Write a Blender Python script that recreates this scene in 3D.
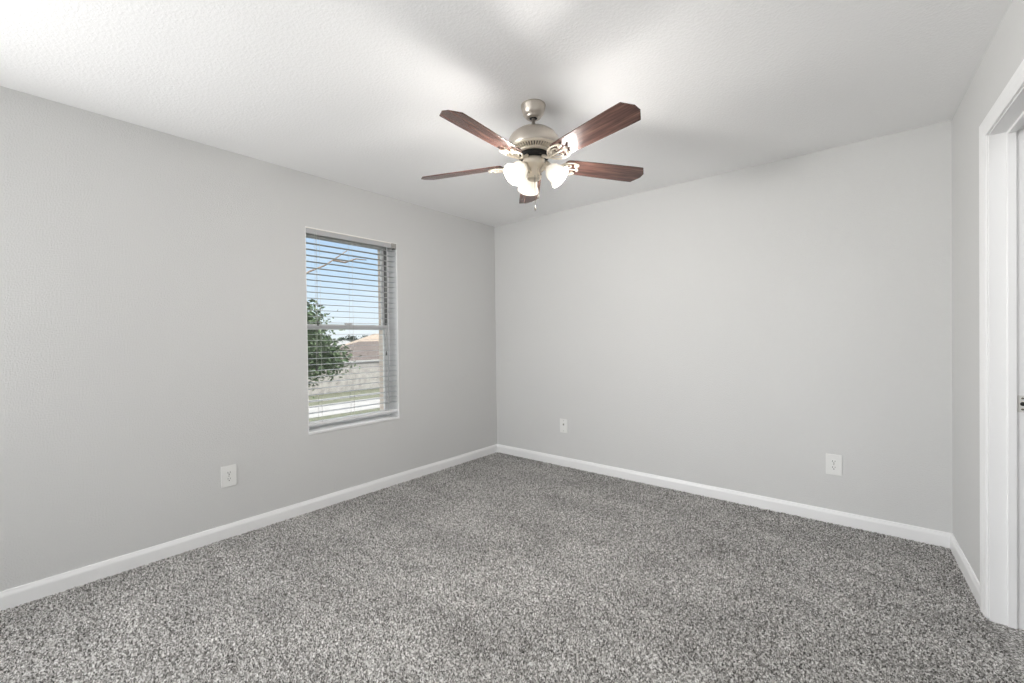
import bpy, math, random
from mathutils import Vector, Matrix, noise
random.seed(7)
PI = math.pi
scn = bpy.context.scene
for o in list(bpy.data.objects): bpy.data.objects.remove(o)
col = scn.collection

# ------------------------------------------------------------------ camera
cd = bpy.data.cameras.new('camera'); cam = bpy.data.objects.new('camera', cd); col.objects.link(cam)
r_ = Vector((0.76733, 0.64112, -0.0126)).normalized()
f_ = Vector((-0.64168, 0.76691, -0.00948)).normalized()
r_ = (r_ - f_ * r_.dot(f_)).normalized(); u_ = r_.cross(f_)
cam.matrix_world = Matrix(((r_.x, u_.x, -f_.x, 3.098), (r_.y, u_.y, -f_.y, -3.513), (r_.z, u_.z, -f_.z, 1.234), (0, 0, 0, 1)))
cd.sensor_width = 36; cd.lens = 431.377 / 1024 * 36; cd.shift_x = 4.985 / 1024; cd.shift_y = .727 / 1024
cd.clip_start = .05; cd.clip_end = 600
scn.camera = cam

# ------------------------------------------------------------------ view, world, sun, fill lamps
vs = scn.view_settings
vs.view_transform = 'Standard'; vs.look = 'None'; vs.exposure = 0.12; vs.gamma = 1; vs.use_curve_mapping = False
SKY = 1.15; SUN = 1.1; FILL_REAR = 24; FILL_SIDE = 12; FILL_BOX = 40; FILL_HALL = 12; BULB = 14.5; EM = .7
w = bpy.data.worlds.new('sky'); scn.world = w; w.use_nodes = True
nt = w.node_tree; nt.nodes.clear()
tc = nt.nodes.new('ShaderNodeTexCoord'); sx = nt.nodes.new('ShaderNodeSeparateXYZ'); nt.links.new(tc.outputs['Generated'], sx.inputs[0])
sky = nt.nodes.new('ShaderNodeValToRGB'); nt.links.new(sx.outputs[2], sky.inputs[0])
SKYC = [(-.02, (.60, .62, .60)), (0.0, (.80, .86, .90)), (.07, (.70, .81, .92)), (.16, (.50, .68, .89)), (.30, (.42, .58, .84)), (.42, (1.6, 1.6, 1.62)), (.60, (4.4, 4.35, 4.25)), (1.0, (4.8, 4.7, 4.6))]
ce = sky.color_ramp.elements
while len(ce) < len(SKYC): ce.new(.5)
for e_, (p_, c_) in zip(ce, SKYC): e_.position = max(0, p_); e_.color = (*c_, 1)
cn = nt.nodes.new('ShaderNodeTexNoise'); cn.inputs['Scale'].default_value = 5; cn.inputs['Detail'].default_value = 5
cm = nt.nodes.new('ShaderNodeMapping'); cm.inputs['Scale'].default_value = (1, 1, 4); nt.links.new(tc.outputs['Generated'], cm.inputs[0]); nt.links.new(cm.outputs[0], cn.inputs['Vector'])
cr = nt.nodes.new('ShaderNodeMapRange'); cr.inputs[1].default_value = .45; cr.inputs[2].default_value = .75; cr.inputs[4].default_value = .5; nt.links.new(cn.outputs[0], cr.inputs[0])
mxs = nt.nodes.new('ShaderNodeMixRGB'); mxs.inputs[2].default_value = (.86, .89, .92, 1); nt.links.new(cr.outputs[0], mxs.inputs[0]); nt.links.new(sky.outputs[0], mxs.inputs[1])
sky = mxs
bg = nt.nodes.new('ShaderNodeBackground'); wo = nt.nodes.new('ShaderNodeOutputWorld')
bg.inputs[1].default_value = SKY
nt.links.new(sky.outputs[0], bg.inputs[0]); nt.links.new(bg.outputs[0], wo.inputs[0])

def lamp(name, kind, loc, energy, color=(1, 1, 1), aim=None, **kw):
    l = bpy.data.lights.new(name, kind); l.energy = energy; l.color = color
    for k, v in kw.items(): setattr(l, k, v)
    o = bpy.data.objects.new(name, l); col.objects.link(o); o.location = loc
    if aim: o.rotation_euler = (Vector(aim) - Vector(loc)).to_track_quat('-Z', 'Y').to_euler()
    return o
lamp('sun', 'SUN', (20, 5, 30), SUN, (1, .95, .88), aim=(-3, 18, 0), angle=math.radians(3))
# added fill lamp, set in an opening cut into the unseen rear wall
lamp('rear_fill', 'AREA', (1.7, -7.15, 1.35), FILL_REAR, (1, 1, 1), aim=(1.7, 0, 1.35), shape='RECTANGLE', size=2.4, size_y=1.7)
# added fill lamp at an unseen opening further back in the left wall
lamp('side_fill', 'AREA', (-.20, -5.40, 1.45), FILL_SIDE, (1, 1, 1), aim=(3, -5.40, 1.45), shape='RECTANGLE', size=1.7, size_y=1.4)
# fill lamp added in the unseen hallway to brighten the doorway side
lamp('hallway_fill', 'AREA', (4.25, -2.3, 2.40), FILL_HALL, (1, 1, 1), aim=(4.25, -2.3, 0), shape='RECTANGLE', size=.5, size_y=1.6)
# softbox fill added out of view rear left, brightening the right side
lamp('softbox_fill', 'AREA', (.12, -4.7, 1.35), FILL_BOX, (1, 1, 1), aim=(3.3, -1.3, 1.65), shape='DISK', size=.9, spread=math.radians(130))

# ------------------------------------------------------------------ helpers
def new_mesh(name, verts, faces, mat=None, parent=None, smooth=False, loc=None):
    me = bpy.data.meshes.new(name); me.from_pydata([tuple(v) for v in verts], [], faces); me.update()
    if smooth:
        for p in me.polygons: p.use_smooth = True
    o = bpy.data.objects.new(name, me); col.objects.link(o)
    if mat: me.materials.append(mat)
    if parent: o.parent = parent
    if loc: o.location = loc
    return o
class MB:
    def __init__(s): s.v = []; s.f = []; s.sm = []
    def add(s, v, f, sm=False):
        n = len(s.v); s.v += [tuple(x) for x in v]; s.f += [tuple(i + n for i in q) for q in f]; s.sm += [sm] * len(f); return s
    def box(s, a, b):
        x0, y0, z0 = a; x1, y1, z1 = b
        v = [(x0,y0,z0),(x1,y0,z0),(x1,y1,z0),(x0,y1,z0),(x0,y0,z1),(x1,y0,z1),(x1,y1,z1),(x0,y1,z1)]
        return s.add(v, [(3,2,1,0),(4,5,6,7),(0,1,5,4),(1,2,6,5),(2,3,7,6),(3,0,4,7)])
    def prism(s, prof, fn, t0, t1):                       # closed profile [(a,b)], fn(a,b,t)->xyz
        n = len(prof)
        v = [fn(a, b, t0) for a, b in prof] + [fn(a, b, t1) for a, b in prof]
        return s.add(v, [(i, (i+1) % n, n + (i+1) % n, n + i) for i in range(n)] + [tuple(range(n))[::-1], tuple(range(n, 2*n))])
    def tube(s, pts, r, n=8, caps=True):
        pts = [Vector(p) for p in pts]; rr = r if isinstance(r, (list, tuple)) else [r] * len(pts)
        v = []; f = []; prev = None
        for i, p in enumerate(pts):
            d = (pts[min(i+1, len(pts)-1)] - pts[max(i-1, 0)]).normalized()
            if prev is None:
                a = d.orthogonal().normalized()
            else:
                a = (prev - d * prev.dot(d)).normalized()
            prev = a; b = d.cross(a)
            for k in range(n):
                t = 2 * PI * k / n; v.append(p + (a * math.cos(t) + b * math.sin(t)) * rr[i])
        for i in range(len(pts) - 1):
            for k in range(n):
                f.append((i*n+k, i*n+(k+1) % n, (i+1)*n+(k+1) % n, (i+1)*n+k))
        if caps: f += [tuple(range(n))[::-1], tuple(range((len(pts)-1)*n, len(pts)*n))]
        return s.add(v, f, True)
    def lathe(s, prof, n=32, M=None, rib=None, sm=True):  # prof [(r,z)]
        v = []; f = []
        for (r, z) in prof:
            for k in range(n):
                t = 2 * PI * k / n; q = r * (1 + (rib(t) if rib else 0)); p = Vector((q * math.cos(t), q * math.sin(t), z))
                v.append(M @ p if M else p)
        for i in range(len(prof) - 1):
            for k in range(n):
                f.append((i*n+k, i*n+(k+1) % n, (i+1)*n+(k+1) % n, (i+1)*n+k))
        return s.add(v, f, sm)
    def build(s, name, mat, parent=None, loc=None):
        me = bpy.data.meshes.new(name); me.from_pydata(s.v, [], s.f); me.update()
        me.polygons.foreach_set('use_smooth', s.sm)
        me.materials.append(mat)
        o = bpy.data.objects.new(name, me); col.objects.link(o)
        if parent: o.parent = parent
        if loc: o.location = loc
        return o
def bevel(o, wd, seg=2):
    m = o.modifiers.new('bevel', 'BEVEL'); m.width = wd; m.segments = seg; m.limit_method = 'ANGLE'; m.angle_limit = math.radians(40); return o
def thing(name, label, cat, loc=(0, 0, 0), group=None):
    o = bpy.data.objects.new(name, None); col.objects.link(o); o.location = loc; o.empty_display_size = .1
    o['label'] = label; o['category'] = cat
    if group: o['group'] = group
    return o
def tag(o, label=None, cat=None, group=None, kind=None):
    if label: o['label'] = label
    if cat: o['category'] = cat
    if group: o['group'] = group
    if kind: o['kind'] = kind
    return o
def struct(o, label): o['kind'] = 'structure'; o['label'] = label; return o

# ------------------------------------------------------------------ materials
def srgb(r, g, b):
    def c(x):
        x /= 255; return x / 12.92 if x <= .04045 else ((x + .055) / 1.055) ** 2.4
    return (c(r), c(g), c(b), 1)
def mat(name, rgb, rough=.6, metal=0, spec=.5):
    m = bpy.data.materials.new(name); m.use_nodes = True; b = m.node_tree.nodes['Principled BSDF']
    b.inputs['Base Color'].default_value = srgb(*rgb); b.inputs['Roughness'].default_value = rough; b.inputs['Metallic'].default_value = metal
    b.inputs['Specular IOR Level'].default_value = spec
    return m
def N(m, t, **kw):
    n = m.node_tree.nodes.new(t)
    for k, v in kw.items():
        if k.startswith('i_'): n.inputs[k[2:].replace('_', ' ')].default_value = v
        else: setattr(n, k, v)
    return n
def L(m, a, b): m.node_tree.links.new(a, b)
def P(m): return m.node_tree.nodes['Principled BSDF']
def coords(m): return N(m, 'ShaderNodeTexCoord').outputs['Object']
def bump(m, h, strength, dist, prev=None):
    b = N(m, 'ShaderNodeBump'); b.inputs['Strength'].default_value = strength; b.inputs['Distance'].default_value = dist
    L(m, h, b.inputs['Height'])
    if prev: L(m, prev, b.inputs['Normal'])
    return b.outputs[0]
def ramp(m, fac, stops):
    r = N(m, 'ShaderNodeValToRGB'); e = r.color_ramp.elements
    while len(e) < len(stops): e.new(.5)
    for k, (p, c) in enumerate(stops): e[k].position = p; e[k].color = c if len(c) == 4 else srgb(*c)
    L(m, fac, r.inputs[0]); return r.outputs[0]
def noise_tex(m, vec, scale, detail=2, rough=.5):
    n = N(m, 'ShaderNodeTexNoise'); n.inputs['Scale'].default_value = scale; n.inputs['Detail'].default_value = detail; n.inputs['Roughness'].default_value = rough
    L(m, vec, n.inputs['Vector']); return n.outputs['Fac']
def mapping(m, vec, scale=(1, 1, 1), rot=(0, 0, 0)):
    n = N(m, 'ShaderNodeMapping'); n.inputs['Scale'].default_value = scale; n.inputs['Rotation'].default_value = rot; L(m, vec, n.inputs['Vector']); return n.outputs[0]

def painted(name, rgb, rough, s1, d1, s2=None):
    m = mat(name, rgb, rough); v = coords(m)
    h = noise_tex(m, v, s1, 3, .6)
    hr = ramp(m, h, [(.42, (0, 0, 0, 1)), (.62, (1, 1, 1, 1))])
    nb = bump(m, hr, .5, d1)
    L(m, nb, P(m).inputs['Normal'])
    c = N(m, 'ShaderNodeMixRGB', blend_type='MULTIPLY'); c.inputs[0].default_value = .05
    c.inputs[1].default_value = srgb(*rgb); L(m, noise_tex(m, v, 1.1, 3), c.inputs[2]); L(m, c.outputs[0], P(m).inputs['Base Color'])
    return m
M_WALL = painted('wall paint light grey', (220, 220, 219), .6, 140, .0014)
M_CEIL = painted('ceiling paint white', (250, 250, 250), .35, 75, .0012)
M_TRIM = mat('white semi-gloss trim', (247, 247, 247), .3)
M_VINYL = mat('white window vinyl', (238, 239, 240), .35)
M_SLAT = mat('white blind slat', (196, 198, 200), .45)
M_PLATE = mat('white outlet plastic', (238, 238, 236), .35)
M_DARK = mat('dark slot', (38, 36, 34), .6)
M_CORD = mat('white cord', (214, 214, 208), .8)
M_TASSEL = mat('dark cord tassel', (66, 68, 64), .6)
M_STRIP = mat('grey weatherstrip groove', (92, 94, 96), .7)
M_BRKT = mat('grey blind bracket', (168, 166, 162), .4)

def carpet():
    m = mat('speckled grey carpet', (140, 136, 130), .95, spec=.1); v0 = coords(m); v = mapping(m, v0, (1, 1, 0))
    vo = N(m, 'ShaderNodeTexVoronoi'); vo.inputs['Scale'].default_value = 215; L(m, v, vo.inputs['Vector'])
    d = noise_tex(m, v, 115, 3, .8)
    sep = N(m, 'ShaderNodeSeparateColor'); L(m, vo.outputs['Color'], sep.inputs[0])
    mx = N(m, 'ShaderNodeMath', operation='ADD'); L(m, sep.outputs[0], mx.inputs[0])
    ml = N(m, 'ShaderNodeMath', operation='MULTIPLY'); ml.inputs[1].default_value = 2.0; L(m, d, ml.inputs[0]); L(m, ml.outputs[0], mx.inputs[1])
    dv = N(m, 'ShaderNodeMath', operation='DIVIDE'); dv.inputs[1].default_value = 3.0; L(m, mx.outputs[0], dv.inputs[0])
    c = ramp(m, dv.outputs[0], [(.31, (66, 64, 62)), (.43, (142, 140, 137)), (.55, (190, 188, 185)), (.67, (238, 237, 235))])
    big = noise_tex(m, mapping(m, v, (1.2, 2.4, 1), (0, 0, .5)), 1.4, 3, .6)
    tone = ramp(m, big, [(.35, (228, 228, 228)), (.65, (255, 255, 255))])
    mm = N(m, 'ShaderNodeMixRGB', blend_type='MULTIPLY'); mm.inputs[0].default_value = 1; L(m, c, mm.inputs[1]); L(m, tone, mm.inputs[2])
    L(m, mm.outputs[0], P(m).inputs['Base Color'])
    return m
M_CARPET = carpet()

def wood():
    m = mat('walnut blade', (100, 60, 48), .26); v = coords(m)
    mv = mapping(m, v, (2.2, 34, 34))
    g = noise_tex(m, mv, 1.6, 5, .65)
    c = ramp(m, g, [(.28, (44, 27, 25)), (.45, (82, 58, 52)), (.6, (108, 78, 69)), (.75, (134, 101, 88))])
    L(m, c, P(m).inputs['Base Color']); L(m, bump(m, g, .15, .001), P(m).inputs['Normal']); return m
M_WOOD = wood()
M_NICKEL = mat('brushed nickel', (196, 188, 178), .34, .85)
M_NICKEL_LIT = mat('lamplit nickel', (226, 216, 200), .4, .35)  # paler copy of the nickel, lamplight put into its colour
M_BLACK = mat('black cavity', (16, 15, 15), .7)
M_CHAIN = mat('pull chain metal', (92, 86, 80), .5, .2)
def shade_mat():
    m = bpy.data.materials.new('frosted glass shade'); m.use_nodes = True; nt = m.node_tree; b = P(m)
    b.inputs['Base Color'].default_value = (.70, .69, .66, 1); b.inputs['Roughness'].default_value = .3
    b.inputs['Emission Color'].default_value = (1, .955, .88, 1)
    b.inputs['Emission Strength'].default_value = .16 * EM
    t = N(m, 'ShaderNodeBsdfTranslucent'); t.inputs[0].default_value = (.55, .53, .50, 1)
    mx = N(m, 'ShaderNodeMixShader'); mx.inputs[0].default_value = .3
    L(m, b.outputs[0], mx.inputs[1]); L(m, t.outputs[0], mx.inputs[2]); L(m, mx.outputs[0], nt.nodes['Material Output'].inputs[0]); return m
M_SHADE = shade_mat()
def emis(name, colr, s):
    m = bpy.data.materials.new(name); m.use_nodes = True; b = P(m); b.inputs['Emission Color'].default_value = colr; b.inputs['Emission Strength'].default_value = s; return m
M_BULB = emis('lit bulb', (1, .93, .82, 1), 5 * EM)
def glass():
    m = bpy.data.materials.new('window glass'); m.use_nodes = True; nt = m.node_tree
    t = N(m, 'ShaderNodeBsdfTransparent'); t.inputs[0].default_value = (.96, .975, .97, 1); g = N(m, 'ShaderNodeBsdfGlossy'); g.inputs['Roughness'].default_value = .02
    f = N(m, 'ShaderNodeFresnel'); f.inputs[0].default_value = 1.45
    mx = N(m, 'ShaderNodeMixShader'); L(m, f.outputs[0], mx.inputs[0]); L(m, t.outputs[0], mx.inputs[1]); L(m, g.outputs[0], mx.inputs[2])
    L(m, mx.outputs[0], nt.nodes['Material Output'].inputs[0]); return m
M_GLASS = glass()
def brick():
    m = mat('tan brick', (196, 176, 160), .9); v = coords(m)
    b = N(m, 'ShaderNodeTexBrick'); b.inputs['Color1'].default_value = srgb(196, 184, 176); b.inputs['Color2'].default_value = srgb(186, 174, 164); b.inputs['Mortar'].default_value = srgb(200, 194, 190)
    b.inputs['Scale'].default_value = 1; b.inputs['Brick Width'].default_value = .21; b.inputs['Row Height'].default_value = .075; b.inputs['Mortar Size'].default_value = .006
    cx = N(m, 'ShaderNodeCombineXYZ'); sp = N(m, 'ShaderNodeSeparateXYZ'); L(m, v, sp.inputs[0])
    ad = N(m, 'ShaderNodeMath', operation='ADD'); L(m, sp.outputs[0], ad.inputs[0]); L(m, sp.outputs[1], ad.inputs[1])
    L(m, ad.outputs[0], cx.inputs[0]); L(m, sp.outputs[2], cx.inputs[1]); L(m, cx.outputs[0], b.inputs['Vector'])
    L(m, b.outputs[0], P(m).inputs['Base Color']); return m
M_BRICK = brick()
def noisy(name, c1, c2, scale, rough=.9, detail=4):
    m = mat(name, c1, rough, spec=.2); v = coords(m)
    L(m, ramp(m, noise_tex(m, v, scale, detail, .65), [(.35, c1), (.65, c2)]), P(m).inputs['Base Color']); return m
M_GRASS = noisy('dry lawn', (70, 75, 61), (94, 94, 80), 3)
M_CONC = noisy('concrete', (126, 125, 125), (138, 137, 137), .8)
M_FENCE = noisy('weathered fence wood', (150, 145, 141), (182, 177, 172), 2.5)
M_SHING = noisy('grey brown shingles', (78, 71, 69), (94, 86, 83), 6)
M_SHING2 = noisy('tan shingles', (134, 121, 110), (146, 133, 122), 5)
M_SHING3 = noisy('pale grey shingles', (124, 124, 126), (138, 138, 140), 5)
M_SIDING = noisy('pale siding', (164, 158, 154), (172, 168, 164), 2)
M_FASCIA = mat('white fascia', (176, 175, 173), .6)
M_BARK = noisy('bark', (112, 98, 88), (150, 134, 122), 12)
M_LEAF = noisy('green leaves', (62, 82, 58), (104, 120, 92), 5)
M_LEAF2 = noisy('dark distant leaves', (46, 58, 48), (64, 76, 64), .8)
M_BASE2 = mat('house window glass', (70, 78, 86), .1)

# ------------------------------------------------------------------ room shell
H = 2.44; YR = -7.00; XE = 3.70
CX, CY = 3.466, 0.0; DX, DY = .035, -.99939; NX, NY = .99939, .035       # right wall: runs at a slight angle
def rw(s, o, z): return (CX + DX*s + NX*o, CY + DY*s + NY*o, z)
WY0, WY1, WZ0, WZ1 = -2.055, -1.268, .554, 2.057                        # window opening
D0, D1, DZ = .770, 1.600, 2.075                                         # doorway along the right wall
TW = .13                                                                # right wall thickness

struct(MB().box((-.16, YR-.15, -.12), (5.2, .15, -.010)).build('floor', M_CARPET), 'speckled grey and brown cut pile carpet floor')
import numpy as np
def pile():
    st = .0045; x0, x1, y0, y1 = .002, 3.748, -3.75, -.002
    nx, ny = int((x1 - x0) / st), int((y1 - y0) / st); rng = np.random.default_rng(5)
    X, Y = np.meshgrid(x0 + st * np.arange(nx), y0 + st * np.arange(ny), indexing='ij')
    X = X + rng.uniform(-.35, .35, X.shape) * st; Y = Y + rng.uniform(-.35, .35, X.shape) * st
    X = np.clip(X, .0005, None); Y = np.clip(Y, None, -.0005)
    X = X * (3.466 - .035 * Y) / 3.75          # fitted to the slightly slanting right wall
    Zh = -.0095 + .0135 * rng.random(X.shape) ** .8
    co = np.stack([X, Y, Zh], -1).reshape(-1, 3).astype(np.float32)
    i = np.arange(nx * ny).reshape(nx, ny); q = np.stack([i[:-1, :-1], i[1:, :-1], i[1:, 1:], i[:-1, 1:]], -1).reshape(-1, 4).astype(np.int32)
    me = bpy.data.meshes.new('carpet_pile'); me.vertices.add(len(co)); me.vertices.foreach_set('co', co.ravel())
    me.loops.add(q.size); me.loops.foreach_set('vertex_index', q.ravel()); me.polygons.add(len(q)); me.polygons.foreach_set('loop_start', np.arange(0, q.size, 4, dtype=np.int32))
    me.update(calc_edges=True); me.materials.append(M_CARPET)
    o = bpy.data.objects.new('carpet_pile', me); col.objects.link(o)
    o['kind'] = 'stuff'; o['label'] = 'speckled grey carpet pile covering the bedroom floor'; o['category'] = 'carpet'
pile()
struct(MB().box((-.16, YR-.15, H), (5.2, .15, H+.12)).build('ceiling', M_CEIL), 'white lightly textured ceiling')
struct(MB().box((-.16, 0, 0), (5.2, .15, H)).build('wall_back', M_WALL), 'light grey back wall')
b = MB()
SY0, SY1, SZ0, SZ1 = -6.3, -4.5, .7, 2.2                               # opening added for the side fill, left of the frame
b.box((-.16, YR-.15, 0), (0, SY0, H)); b.box((-.16, SY1, 0), (0, WY0, H)); b.box((-.16, SY0, 0), (0, SY1, SZ0)); b.box((-.16, SY0, SZ1), (0, SY1, H)); b.box((-.16, WY1, 0), (0, 0, H))
b.box((-.16, WY0, 0), (0, WY1, WZ0)); b.box((-.16, WY0, WZ1), (0, WY1, H))
struct(b.build('wall_left', M_WALL), 'light grey left wall with the window')
def rbox(mb, s0, s1, o0, o1, z0, z1):
    v = [rw(s0,o0,z0), rw(s1,o0,z0), rw(s1,o1,z0), rw(s0,o1,z0), rw(s0,o0,z1), rw(s1,o0,z1), rw(s1,o1,z1), rw(s0,o1,z1)]
    return mb.add(v, [(0,1,2,3),(7,6,5,4),(4,5,1,0),(5,6,2,1),(6,7,3,2),(7,4,0,3)])
b = MB()
rbox(b, 0, D0, 0, TW, 0, H); rbox(b, D1, 7.05, 0, TW, 0, H); rbox(b, D0, D1, 0, TW, DZ, H)
struct(b.build('wall_right', M_WALL), 'light grey right wall with the doorway')
b = MB()
RX0, RX1, RZ0, RZ1 = .5, 2.9, .5, 2.2  # opening added to let the rear fill in
b.box((0, YR-.12, 0), (RX0, YR, H)); b.box((RX1, YR-.12, 0), (3.8, YR, H)); b.box((RX0, YR-.12, 0), (RX1, YR, RZ0)); b.box((RX0, YR-.12, RZ1), (RX1, YR, H))
struct(b.build('wall_rear', M_WALL), 'light grey rear wall behind the camera')
b = MB(); rbox(b, -.3, 7.1, 1.15, 1.27, 0, H)
struct(b.build('wall_hallway', M_WALL), 'light grey hallway wall beyond the doorway')
struct(MB().box((3.75, YR-.12, 0), (5.0, YR, H)).build('wall_hallway_end', M_WALL), 'light grey end wall of the hallway')

# reveal lining of the window (white drywall return) as part of the window below
# baseboards: eased top profile
BP = [(0, -.010), (.013, -.010), (.013, .060), (.011, .068), (.008, .075), (.006, .083), (0, .085)]
def base(name, fn, t0, t1, label):
    return struct(MB().prism(BP, fn, t0, t1).build(name, M_TRIM), label)
base('baseboard_left', lambda a, z, t: (a, t, z), 0, YR, 'white baseboard along the left wall')
base('baseboard_back', lambda a, z, t: (t, -a, z), 0, CX, 'white baseboard along the back wall')
base('baseboard_right', lambda a, z, t: rw(t, -a, z), 0, .7045, 'short white baseboard between the back corner and the doorway')
base('baseboard_rear', lambda a, z, t: (t, YR + a, z), 0, 3.6, 'white baseboard along the rear wall')
base('baseboard_right_rear', lambda a, z, t: rw(t, -a, z), 1.667, 7.0, 'white baseboard beyond the doorway')

# ------------------------------------------------------------------ doorway
d = bpy.data.objects.new('door_1', None); col.objects.link(d); struct(d, 'white cased doorway in the right wall, door hinged away')
CP = [(0, 0), (0, .011), (.004, .0145), (.020, .0155), (.030, .013), (.044, .0125), (.050, .010), (.060, .009), (.066, .007), (.066, 0)]  # across width (from outer edge), thickness
def casing(mirror):
    mb = MB(); w_ = .066
    so, si = (D0 - .066, D0) if not mirror else (D1 + .066, D1)
    zt = DZ + w_
    n = len(CP); sg = 1 if not mirror else -1
    v = [rw(so + sg*a, -t, -.010) for a, t in CP] + [rw(so + sg*a, -t, zt - a) for a, t in CP]
    f = [(i, (i+1) % n, n + (i+1) % n, n + i) for i in range(n)] + [tuple(range(n)), tuple(range(n, 2*n))[::-1]]
    return mb.add(v, f)
casing(False).build('casing', M_TRIM, d); casing(True).build('casing', M_TRIM, d)
n = len(CP); zt = DZ + .066
v = [rw(D0 - .066 + a, -t, zt - a) for a, t in CP] + [rw(D1 + .066 - a, -t, zt - a) for a, t in CP]
MB().add(v, [(i, (i+1) % n, n + (i+1) % n, n + i) for i in range(n)] + [tuple(range(n)), tuple(range(n, 2*n))[::-1]]).build('head_casing', M_TRIM, d)
b = MB()
rbox(b, D0, D0 + .006, .001, TW, -.010, DZ); rbox(b, D1 - .006, D1, .001, TW, -.010, DZ); rbox(b, D0, D1, .001, TW, DZ - .006, DZ)
bevel(b.build('jamb', M_TRIM, d), .001)
b = MB()
rbox(b, D0 + .0055, D0 + .017, .052, .080, -.010, DZ - .006); rbox(b, D1 - .017, D1 - .0055, .052, .080, -.010, DZ - .006); rbox(b, D0 + .017, D1 - .017, .052, .080, DZ - .017, DZ - .0055)
bevel(b.build('door_stop', M_TRIM, d), .003)
# strike plate on the far side of the stop
b = MB(); rbox(b, D0 + .0055, D0 + .0075, .082, .118, .899, .969)
sp = bevel(b.build('strike_plate', mat('painted strike plate', (222, 221, 216), .4), d), .001); sp['label'] = 'painted over strike plate with a dark latch hole'
b = MB(); b.lathe([(.0085, 0), (.0085, .0008), (0, .0009)], 16, Matrix.Translation(rw(D0 + .0074, .097, .934)) @ Matrix.Rotation(PI/2, 4, 'X')); b.build('latch_hole', M_DARK, sp)
ms = mat('old screw', (110, 104, 96), .4, .7)
for z in (.957, .911): MB().lathe([(.0042, 0), (.0040, .0012), (0, .0015)], 12, Matrix.Translation(rw(D0 + .0075, .096, z)) @ Matrix.Rotation(PI/2, 4, 'X')).build('screw', ms, sp)

# ------------------------------------------------------------------ window
wn = bpy.data.objects.new('window_1', None); col.objects.link(wn); wn.location = (0, (WY0+WY1)/2, WZ0); struct(wn, 'white single hung window in the left wall')
oy, oz = (WY0+WY1)/2, WZ0
def W(mb, name, m, parent=wn, lab=None):
    mb.v = [(x, y - oy, z - oz) for x, y, z in mb.v]; o = mb.build(name, m, parent)
    if lab: o['label'] = lab
    return o
b = MB(); T = .004      # white return lining the recess
b.box((-.15, WY0, WZ0), (.0006, WY0 + T, WZ1)); b.box((-.15, WY1 - T, WZ0), (.0006, WY1, WZ1)); b.box((-.15, WY0, WZ1 - T), (.0006, WY1, WZ1))
W(b, 'jamb_lining', M_TRIM)
b = MB(); b.box((-.14, WY0, WZ0), (.006, WY1, WZ0 + .018))
bevel(W(b, 'window_sill', M_TRIM), .003)
fw = .030; Z0 = WZ0 + .018
b = MB()   # outer vinyl frame
b.box((-.185, WY0, Z0), (-.120, WY0 + fw, WZ1)); b.box((-.185, WY1 - fw, Z0), (-.120, WY1, WZ1))
b.box((-.185, WY0 + fw, WZ1 - .012), (-.120, WY1 - fw, WZ1)); b.box((-.185, WY0 + fw, Z0), (-.120, WY1 - fw, Z0 + .014))
fr = bevel(W(b, 'window_frame', M_VINYL), .002)
b = MB(); b.box((-.150, WY1 - fw - .001, 1.36), (-.1195, WY1 - fw + .011, WZ1 - fw)); b.box((-.150, WY0 + fw - .011, 1.36), (-.1195, WY0 + fw + .001, WZ1 - fw))
W(b, 'sash_channel', M_STRIP, fr, 'dark channel beside the upper sash')
MR = 1.337
def sash(name, xo, xi, z0, z1, top, bot, pn):
    s0, s1 = WY0 + fw, WY1 - fw; st = .018
    mb = MB()
    mb.box((xo, s0, z0), (xi, s0 + st, z1)); mb.box((xo, s1 - st, z0), (xi, s1, z1)); mb.box((xo, s0 + st, z1 - top), (xi, s1 - st, z1)); mb.box((xo, s0 + st, z0), (xi, s1 - st, z0 + bot))
    o = bevel(W(mb, name, M_VINYL), .002)
    mb = MB(); mb.box((xo + .008, s0 + st - .004, z0 + bot - .004), (xo + .012, s1 - st + .004, z1 - top + .004))
    W(mb, 'window_pane', M_GLASS, o); return o
sash('upper_sash', -.180, -.153, MR - .018, WZ1 - .012, .015, .036, 0)
lo = sash('lower_sash', -.152, -.125, Z0 + .014, MR + .022, .040, .026, 0)
b = MB(); ym = (WY0+WY1)/2; b.box((-.128, ym - .03, MR + .020), (-.108, ym + .03, MR + .034))
bevel(W(b, 'sash_lock', M_VINYL, lo), .003)

# exterior brick veneer of this house
b = MB(); bx0, bx1 = -.30, -.185
by0, by1 = WY0 - .01, WY1 + .008
b.box((bx0, -8, -3.3), (bx1, SY0, 3.0)); b.box((bx0, SY1, -3.3), (bx1, by0, 3.0)); b.box((bx0, SY0, -3.3), (bx1, SY1, SZ0)); b.box((bx0, SY0, SZ1), (bx1, SY1, 3.0)); b.box((bx0, by1, -3.3), (bx1, 3.0, 3.0)); b.box((bx0, by0, -3.3), (bx1, by1, WZ0 - .03)); b.box((bx0, by0, WZ1 + .02), (bx1, by1, 3.0))
struct(b.build('wall_exterior', M_BRICK), 'tan brick outside wall around the window')

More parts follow.
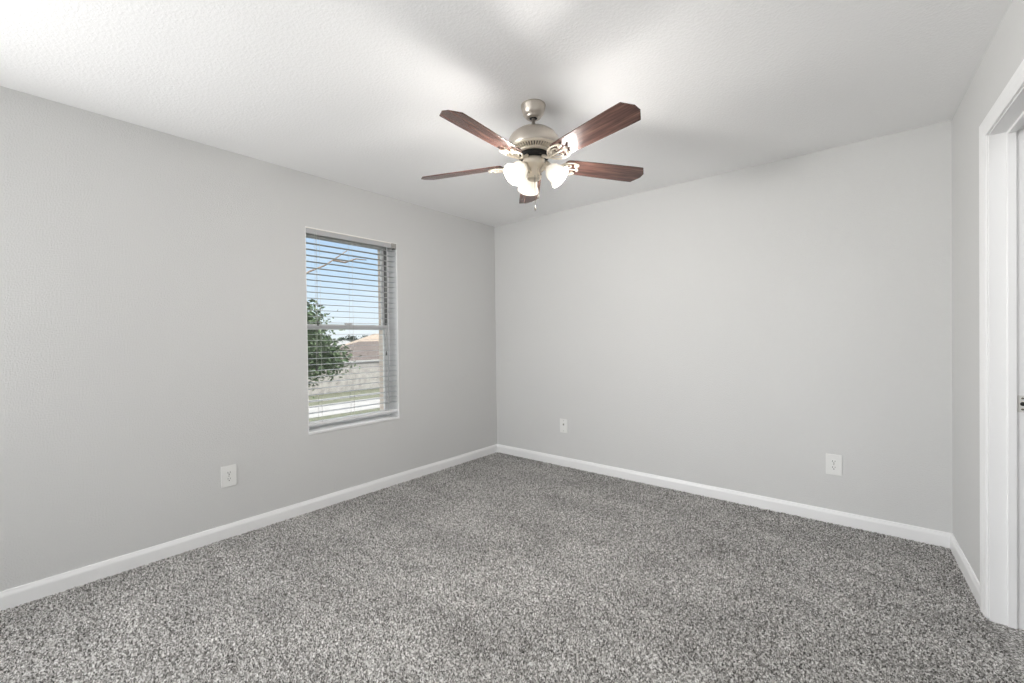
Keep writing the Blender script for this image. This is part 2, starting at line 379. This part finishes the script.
# ------------------------------------------------------------------ blind
bl = thing('window_blind', 'white horizontal slat blind hanging open in the window recess', 'blind', (-.037, oy, WZ1))
def BL(mb, name, m, parent=bl, lab=None):
    mb.v = [(x + .037, y - oy, z - WZ1) for x, y, z in mb.v]; o = mb.build(name, m, parent)
    if lab: o['label'] = lab
    return o
yb0, yb1 = WY0 + .008, WY1 - .008
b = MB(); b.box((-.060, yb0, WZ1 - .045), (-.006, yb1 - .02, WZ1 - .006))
hr = bevel(BL(b, 'headrail', mat('headrail shaded grey', (188, 188, 190), .4)), .003)  # face colour darkened to carry shade
b = MB(); b.box((-.010, yb0 - .002, WZ1 - .009), (-.001, yb1 - .03, WZ1 - .002)); BL(b, 'headrail_lip', mat('headrail lip highlight', (246, 243, 234), .4), hr)  # bright colour carries the highlight along the top edge
b = MB(); b.box((-.062, yb1 - .045, WZ1 - .050), (-.001, yb1 - .041, WZ1 - .004)); b.box((-.062, yb1 - .045, WZ1 - .008), (.001, yb1 + .004, WZ1 - .004)); b.box((-.062, yb1, WZ1 - .050), (-.001, yb1 + .004, WZ1 - .004)); b.box((-.003, yb1 - .045, WZ1 - .046), (.0005, yb1, WZ1 - .010))
bevel(BL(b, 'mounting_bracket', M_BRKT, bl, 'grey metal bracket at the right end'), .001)
b = MB(); z = WZ1 - .066; zs = []
while z > .665:
    zs.append(z); z -= .0445
for z in zs:
    prof = [(-.0245, -.0009), (-.012, .0001), (0, .0004), (.012, .0001), (.0245, -.0009), (.0245, .0003), (.012, .0013), (0, .0017), (-.012, .0013), (-.0245, .0003)]
    b.prism(prof, lambda a, c, t, z=z: (-.037 + a, t, z + c), yb0, yb1)
BL(b, 'slats', M_SLAT)
b = MB(); b.box((-.062, yb0, .611), (-.012, yb1, .636)); bevel(BL(b, 'bottom_rail', M_VINYL), .004)
for yl in (WY0 + .11, oy - .02, WY1 - .10):
    b = MB()
    for x in (-.063, -.0105): b.tube([(x, yl, WZ1 - .045), (x, yl, .628)], .0009, 5)
    for z in zs: b.tube([(-.063, yl, z - .003), (-.0105, yl, z - .003)], .0007, 4)
    BL(b, 'ladder_cord', M_CORD)
for yc, zc in ((WY0 + .085, 1.36), (WY0 + .070, 1.03), (WY1 - .118, 1.12)):
    b = MB(); b.tube([(-.004, yc, WZ1 - .03), (-.004, yc, zc)], .0010, 5); lc = BL(b, 'lift_cord', M_CORD)
    b = MB(); b.lathe([(0, .018), (.003, .018), (.004, .010), (.0065, -.012), (.0065, -.016), (0, -.016)], 12, Matrix.Translation((-.004, yc, zc))); BL(b, 'tassel', M_TASSEL, lc, 'dark tassel')
b = MB(); b.tube([(-.006, WY1 - .098, WZ1 - .04), (-.006, WY1 - .098, .69)], .0035, 6); BL(b, 'tilt_wand', M_SLAT)

# ------------------------------------------------------------------ wall plates
def duplex(label, loc, rz):
    t = thing('electrical_outlet', label, 'outlet', loc, 'duplex outlets low on the walls'); t.rotation_euler = (0, 0, rz)   # local: x across, -y out of wall, z up
    bevel(MB().box((-.043, -.0065, -.067), (.043, 0, .067)).build('cover_plate', M_PLATE, t), .003)
    for s in (1, -1):
        zc = s * .0195; prof = []
        for k in range(24):
            a = 2 * PI * k / 24; prof.append((max(-.0135, min(.0135, .0172 * math.cos(a))), .0143 * math.sin(a)))
        rc = bevel(MB().prism(prof, lambda x, z, q: (x, -q, zc + z), .006, .0095).build('receptacle', M_PLATE, t), .0006)
        sl = MB(); sl.box((-.0078, -.0098, zc - .001), (-.0054, -.0093, zc + .009)); sl.box((.0052, -.0098, zc + .0005), (.0076, -.0093, zc + .0085))
        sl.prism([(.0030*math.cos(2*PI*k/12), .0030*math.sin(2*PI*k/12)) for k in range(12)], lambda x, z, q: (x, -q, zc - .0075 + z), .0093, .0098)
        sl.build('slots', M_DARK, rc)
    MB().lathe([(.0035, 0), (.003, .0012), (0, .0015)], 12, Matrix.Translation((0, -.0065, 0)) @ Matrix.Rotation(PI/2, 4, 'X')).build('screw', M_BRKT, t)
    return t
duplex('white double socket outlet on the left wall, left of the window', (0, -2.565, .387), PI/2)
duplex('white double socket outlet on the back wall near the right corner', (2.925, 0, .383), 0)
t = thing('jack_plate', 'small white cable jack plate on the back wall near the left corner', 'wall plate', (.858, 0, .387))
bevel(MB().box((-.043, -.0065, -.067), (.043, 0, .067)).build('cover_plate', M_PLATE, t), .003)
j = bevel(MB().box((-.008, -.0085, .004), (.008, -.006, .026)).build('jack', mat('jack body', (206, 205, 200), .4), t), .001)
MB().box((-.005, -.0088, .007), (.005, -.0084, .016)).build('port', M_DARK, j)
for z in (.048, -.048): MB().lathe([(.0035, 0), (.003, .0012), (0, .0015)], 12, Matrix.Translation((0, -.0065, z)) @ Matrix.Rotation(PI/2, 4, 'X')).build('screw', M_BRKT, t)

# ------------------------------------------------------------------ ceiling fan
FX, FY = 1.770, -1.690
fan = thing('ceiling_fan', 'brushed nickel ceiling fan with five walnut blades and a lit three shade light kit', 'ceiling fan', (FX, FY, H))
def Z(z): return .0297 - 1.026 * (H - z)      # below the canopy
def FL(prof, name, m, n=40, parent=fan, rib=None):
    return MB().lathe([(r, Z(z)) for r, z in prof], n, rib=rib).build(name, m, parent)
MB().lathe([(.0, 0), (.063, -.0002), (.064, -.006), (.062, -.014), (.058, -.030), (.054, -.046), (.045, -.056), (.0395, -.060), (.0395, -.064), (.034, -.068), (.020, -.069)], 40).build('canopy', M_NICKEL, fan)
MB().lathe([(.020, -.06), (.0205, -.0692), (.0, -.0694)], 20).build('canopy_hole', M_BLACK, fan)
FL([(.009, 2.355), (.009, 2.30), (.014, 2.298), (.016, 2.284)], 'downrod', M_NICKEL, 16)
mo = FL([(0, 2.290), (.030, 2.289), (.062, 2.284), (.092, 2.274), (.114, 2.258), (.128, 2.238), (.1345, 2.218), (.135, 2.200), (.134, 2.192), (.131, 2.188)], 'motor_housing', M_NICKEL, 48)
FL([(.128, 2.190), (.133, 2.190), (.1335, 2.184), (.130, 2.180), (.122, 2.180)], 'bright_rim', M_NICKEL_LIT, 48, mo)  # highlight on the housing rim, carried by the paler nickel
# vent band: little fins round a cone
b = MB()
for k in range(52):
    a = 2*PI*k/52; ca, sa = math.cos(a), math.sin(a)
    def q(r, z, w): return (r*ca - w*sa, r*sa + w*ca, Z(z))
    v = [q(.124, 2.186, -.0036), q(.124, 2.186, .0036), q(.124, 2.181, .0036), q(.124, 2.181, -.0036), q(.090, 2.176, -.0028), q(.090, 2.176, .0028), q(.092, 2.168, .0028), q(.092, 2.168, -.0028)]
    b.add(v, [(3,2,1,0),(4,5,6,7),(0,1,5,4),(1,2,6,5),(2,3,7,6),(3,0,4,7)])
b.build('vent_fins', M_NICKEL_LIT, mo)
FL([(.126, 2.188), (.088, 2.178)], 'vent_cavity', mat('vent cavity', (84, 78, 70), .7), 40, mo)
FL([(.088, 2.174), (.096, 2.172), (.097, 2.166), (.090, 2.163), (.078, 2.162)], 'lower_flange', M_NICKEL_LIT, 48, mo)
FL([(.0, 2.166), (.078, 2.166), (.076, 2.142), (.0, 2.142)], 'flywheel', M_BLACK, 36)
FL([(.040, 2.140), (.054, 2.139), (.059, 2.132), (.0595, 2.112), (.057, 2.104), (.046, 2.096), (.036, 2.090), (.033, 2.084), (.033, 2.050), (.036, 2.046), (.036, 2.040), (.026, 2.033), (.010, 2.030), (.0, 2.029)], 'switch_housing', M_NICKEL_LIT, 36)

# blades
PIT = -.235; BZ = 2.1185; RB = .652; BW = .133
def blade_outline():
    pts = [(.168, .040), (.180, .052), (.20, .056), (.36, .061), (.55, BW/2), (RB - .034, BW/2), (RB - .006, .026), (RB, .018)]
    return pts + [(x, -y) for x, y in reversed(pts)]
def iron():
    """scrolled blade iron: a neck from the flywheel, splitting into two curled arms and a centre bar"""
    mb = MB(); zt = -.010
    def arc(p0, p1, p2, p3, r0, r1, n=12):
        P_ = [Vector(p) for p in (p0, p1, p2, p3)]; pts = []
        for k in range(n + 1):
            t = k / n; pts.append(P_[0]*(1-t)**3 + P_[1]*3*t*(1-t)**2 + P_[2]*3*t*t*(1-t) + P_[3]*t**3)
        mb.tube(pts, [.8 * (r0 + (r1 - r0) * k / n) for k in range(n + 1)], 8)
    arc((.066, 0, .018), (.09, 0, .012), (.10, 0, -.014), (.135, 0, -.012), .010, .008)
    for s in (1, -1):
        arc((.125, 0, -.012), (.145, s*.045, -.014), (.180, s*.060, zt), (.232, s*.044, zt), .0062, .0045)      # outer arm
        arc((.232, s*.044, zt), (.246, s*.036, zt), (.240, s*.022, zt), (.226, s*.026, zt), .0045, .0035, 8)     # curl
        arc((.140, 0, -.012), (.160, s*.016, -.012), (.168, s*.036, zt), (.196, s*.030, zt), .005, .0036)        # inner scroll
        arc((.196, s*.030, zt), (.206, s*.024, zt), (.200, s*.012, zt), (.190, s*.016, zt), .0036, .003, 8)
    arc((.13, 0, -.012), (.16, 0, -.014), (.19, 0, zt), (.245, 0, zt), .0065, .0045)
    for (x, y) in ((.226, .030), (.226, -.030), (.244, 0)):
        mb.lathe([(0, -.008), (.007, -.007), (.0085, -.003), (.0085, .006)], 12, Matrix.Translation((x, y, zt)))
    return mb
blade0 = iron0 = None
for k in range(5):
    a = 4.771 + k * 2 * PI / 5
    R_ = Matrix.Rotation(a, 4, 'Z') @ Matrix.Rotation(PIT, 4, 'X')
    if blade0 is None:
        o2 = blade_outline(); n = len(o2); th = .0055
        v = [(x, y, 0) for x, y in o2] + [(x, y, th) for x, y in o2]
        blade0 = MB().add(v, [tuple(range(n))[::-1], tuple(range(n, 2*n))] + [(i, (i+1) % n, n + (i+1) % n, n + i) for i in range(n)]).build('blade', M_WOOD, fan)
        bevel(blade0, .0018); bo = blade0
        iron0 = iron().build('blade_iron', M_NICKEL_LIT, fan); io = iron0
    else:
        bo = blade0.copy(); col.objects.link(bo); bo.parent = fan
        io = iron0.copy(); col.objects.link(io); io.parent = fan
    bo.matrix_local = Matrix.Translation((0, 0, Z(BZ))) @ R_
    io.matrix_local = Matrix.Translation((0, 0, Z(BZ))) @ Matrix.Rotation(a, 4, 'Z') @ Matrix.Rotation(PIT, 4, 'X')

# light kit: three arms, bell shades and bulbs
rh = Vector((.767, .642, 0)).normalized(); ah = Vector((-.642, .767, 0)).normalized()
TILT = math.radians(47)
for al in (-20, 100, 220):
    al = math.radians(al); dh = rh * math.cos(al) + ah * math.sin(al)
    ax = (dh * math.sin(TILT) + Vector((0, 0, -1)) * math.cos(TILT)).normalized()
    neck = dh * .068 + Vector((0, 0, Z(2.094)))
    Mx = Matrix.Translation(neck) @ ax.to_track_quat('Z', 'Y').to_matrix().to_4x4()
    s = MB(); p0 = dh * .026 + Vector((0, 0, Z(2.068)))
    s.tube([p0, p0 + dh*.018 + Vector((0, 0, .012)), neck - ax*.012 + Vector((0, 0, .003)), neck + ax*.004], [.009, .009, .011, .012], 12)
    s.lathe([(0, -.004), (.018, -.004), (.021, .002), (.021, .016), (.018, .018)], 24, Mx)
    arm = s.build('lamp_arm', M_NICKEL_LIT, fan)
    pr = [(.017, .010), (.021, .014), (.029, .020), (.037, .030), (.042, .043), (.044, .056), (.046, .070), (.051, .084), (.058, .094), (.0605, .098)]
    pr2 = pr + [(r - .003, z) for r, z in reversed(pr)]
    sh = MB().lathe(pr2, 60, Mx, rib=lambda t: .018 * math.cos(20 * t)).build('lamp_shade', M_SHADE, fan)
    bu = MB().lathe([(.008, .014), (.012, .024), (.020, .038), (.0235, .050), (.020, .062), (.011, .070), (0, .072)], 20, Mx).build('bulb', M_BULB, fan)
    pl = lamp('bulb_light', 'POINT', (0, 0, 0), BULB, (1, .965, .925), shadow_soft_size=.05); pl.parent = fan; pl.location = Mx @ Vector((0, 0, .101))

# pull chains
def chain(x, y, z0, z1, lab=None):
    mb = MB(); z = z0
    mb.tube([(x, y, Z(z0)), (x, y, Z(z1))], .0008, 5)
    nb = int((z0 - z1) / .006)
    for k in range(nb):
        mb.lathe([(0, .0018), (.0013, .0013), (.0018, 0), (.0013, -.0013), (0, -.0018)], 6, Matrix.Translation((x, y, Z(z0 - k*.006))))
    c = mb.build('pull_chain', M_CHAIN, fan)
    MB().lathe([(0, .012), (.0022, .011), (.0035, .004), (.0052, -.006), (.0045, -.014), (0, -.017)], 14, Matrix.Translation((x, y, Z(z1 - .010)))).build('chain_fob', M_CHAIN, c)
pA = rh * .018 - ah * .038; pB = rh * .002 - ah * .036
chain(pA.x, pA.y, 2.078, 1.955); chain(pB.x, pB.y, 2.045, 1.895)

# ------------------------------------------------------------------ outside
G = -3.27
def strip(name, x0, x1, m, label, dz=0):
    return struct(MB().box((x0, -60, G - .2), (x1, 150, G + dz)).build(name, m), label)
struct(MB().box((-260, -120, G - .4), (-.31, 300, G)).build('ground_lawn', M_GRASS), 'dry green lawn around the street')
strip('street', -26.2, -21.7, M_CONC, 'pale concrete street outside', .02)
strip('sidewalk', -29.0, -28.0, M_CONC, 'narrow concrete sidewalk before the fence', .03)

b = MB(); rf = random.Random(3)
y = -6.0
while y < 45:
    x = -32.25 + rf.uniform(-.01, .01); h = 1.83 + rf.uniform(-.02, .02)
    b.box((x, y, G), (x + .02, y + .138, G + h)); y += .146
fence = thing('wooden_fence', 'weathered wooden privacy fence across the street', 'fence', (-32.3, 20, G))
def loc_(mb, o): mb.v = [(x - o[0], y - o[1], z - o[2]) for x, y, z in mb.v]; return mb
loc_(b, (-32.3, 20, G)).build('boards', M_FENCE, fence)
b = MB()
for z in (.3, 1.0, 1.6): b.box((-32.31, -6, G + z), (-32.26, 45, G + z + .09))
loc_(b, (-32.3, 20, G)).build('rails', M_FENCE, fence)

def house(label, x0, x1, y0, y1, ze, sl, ov, roof_m, ridge_along='y', group=None, hip=True, win=True):
    o = ((x0+x1)/2, (y0+y1)/2, G); t = thing('neighbor_house', label, 'house', o, group)
    loc_(MB().box((x0 + ov, y0 + ov, G), (x1 - ov, y1 - ov, ze)), o).build('walls', M_SIDING, t)
    w_ = min(x1 - x0, y1 - y0) / 2; zr = ze + w_ * sl
    if hip: 
        if y1 - y0 > x1 - x0: ra, rb = ((x0+x1)/2, y0 + w_), ((x0+x1)/2, y1 - w_)
        else: ra, rb = (x0 + w_, (y0+y1)/2), (x1 - w_, (y0+y1)/2)
    else:
        if ridge_along == 'y': ra, rb = ((x0+x1)/2, y0), ((x0+x1)/2, y1)
        else: ra, rb = (x0, (y0+y1)/2), (x1, (y0+y1)/2)
        zr = ze + ((x1-x0) if ridge_along == 'y' else (y1-y0)) / 2 * sl
    v = [(x0, y0, ze), (x1, y0, ze), (x1, y1, ze), (x0, y1, ze), (ra[0], ra[1], zr), (rb[0], rb[1], zr), (x0,y0,ze-.02), (x1,y0,ze-.02), (x1,y1,ze-.02), (x0,y1,ze-.02)]
    if (y1 - y0 > x1 - x0) if hip else ridge_along == 'y':
        f = [(0,1,4),(1,2,5,4),(2,3,5),(3,0,4,5)]
    else:
        f = [(0,1,5,4),(1,2,5),(2,3,4,5),(3,0,4)]
    f += [(9,8,7,6),(0,6,7,1),(1,7,8,2),(2,8,9,3),(3,9,6,0)]
    loc_(MB().add(v, f), o).build('roof', roof_m, t)
    fa = MB(); e = .03
    fa.box((x1 - e, y0, ze - .20), (x1 + .02, y1, ze)); fa.box((x0, y0 - .02, ze - .20), (x1, y0 + e, ze)); fa.box((x0, y1 - e, ze - .20), (x1, y1 + .02, ze)); fa.box((x0 - .02, y0, ze - .20), (x0 + e, y1, ze))
    loc_(fa, o).build('fascia', M_FASCIA, t)
    wb = MB(); yy = y0 + ov + 1.5
    while win and yy < y1 - ov - 1.5:
        wb = MB(); wb.box((x1 - ov - .02, yy, ze - 1.7), (x1 - ov + .03, yy + 1.0, ze - .5)); yy += 3.2
        loc_(wb, o).build('window', M_BASE2, t)
    return t
GR = 'houses beyond the fence'
house('neighbouring house with brown shingled roof right behind the fence', -42.5, -34.0, 17.2, 31, -.70, .42, .12, M_SHING, group=GR, win=False)
house('house with a tan shingled roof rising behind the brown roof', -56, -46, 26.6, 42, -.4, .50, .5, M_SHING2, group=GR)
house('distant house with a pale grey roof near the tree', -84, -72, 37.2, 47, -.9, .42, .5, M_SHING3, group=GR)
house('distant low house with a pale roof left of the pale grey roof', -88, -74, 33.0, 36.7, -1.6, .5, .4, M_SHING3, group=GR, ridge_along='x', hip=False)

def tree(name, label, base_, crown, rad, leaf, nl, m, trunk_r, seed, group=None, limbs=(), zs_=1.0, cl=18):
    rr = random.Random(seed); t = thing(name, label, 'tree', base_, group)
    bx_, by_, bz_ = base_
    mb = MB(); c = Vector(crown) - Vector(base_)
    mb.tube([(0, 0, 0), (c.x*.2, c.y*.2, c.z*.3), (c.x*.6, c.y*.6, c.z*.65), (c.x, c.y, c.z)], [trunk_r, trunk_r*.85, trunk_r*.6, trunk_r*.2], 10)
    cents = []
    for k in range(cl):
        d_ = Vector((rr.gauss(0, 1), rr.gauss(0, 1), rr.gauss(0, 1))).normalized() * rr.uniform(.45, .9)
        p = c + Vector((d_.x*rad, d_.y*rad, d_.z*rad*zs_)); cents.append(p)
        q0 = c * rr.uniform(.55, .9)
        mb.tube([q0, (q0 + p)/2 + Vector((0, 0, rad*.06)), p], [trunk_r*.25, trunk_r*.15, trunk_r*.05], 5)
    mb.build('trunk', M_BARK, t)
    for lp in limbs:
        pts = [Vector(p) - Vector(base_) for p in lp]; MB().tube(pts, [.035 * (1 - .6*i/(len(pts)-1)) for i in range(len(pts))], 6).build('bare_limb', M_BARK, t)
    v = []; f = []
    for k in range(nl):
        p = cents[rr.randrange(cl)] + Vector((rr.gauss(0, 1), rr.gauss(0, 1), rr.gauss(0, .8))) * rad * .20
        a = Vector((rr.gauss(0, 1), rr.gauss(0, 1), rr.gauss(0, .6))).normalized(); b_ = a.orthogonal().normalized(); s_ = leaf * rr.uniform(.6, 1.2)
        n_ = len(v); cu = a.cross(b_) * s_ * .12
        v += [p - a*s_, p + b_*s_*.42 + cu, p + a*s_, p - b_*s_*.42 + cu]; f += [(n_, n_+1, n_+2), (n_, n_+2, n_+3)]
    new_mesh('foliage', v, f, m, t)
    return t
tree('shade_tree', 'leafy green tree close outside the left side of the window', (-9.2, .9, G), (-9.0, 1.35, .95), 1.38, .075, 26000, M_LEAF, .12, 5,
     limbs=([(-9.1, 1.2, 1.6), (-9, 1.7, 2.7), (-9, 2.27, 3.18), (-9, 2.75, 3.42), (-9, 3.15, 3.72), (-9, 3.45, 3.95)], [(-9, 3.0, 3.60), (-9, 3.37, 3.58), (-9, 3.75, 3.74), (-9, 4.1, 3.75)]), zs_=1.25, cl=26)
sp_ = [(-95, 36, 3.4), (-100, 41.5, 3.0), (-96, 44, 3.2), (-104, 51, 3.6), (-98, 53, 2.8), (-106, 60, 3.4), (-100, 60.5, 2.8), (-108, 67, 3.6), (-104, 71, 3.2), (-98, 72, 3.4)]
for i, (x, y, h) in enumerate(sp_):
    tree('distant_tree', 'dark green tree in the hazy row on the horizon beyond the roofs', (x, y, G), (x, y, .2 + (i % 3)*.25), h*.72, .35, 900, M_LEAF2, .25, 20 + i, 'trees on the horizon', zs_=.75, cl=12)
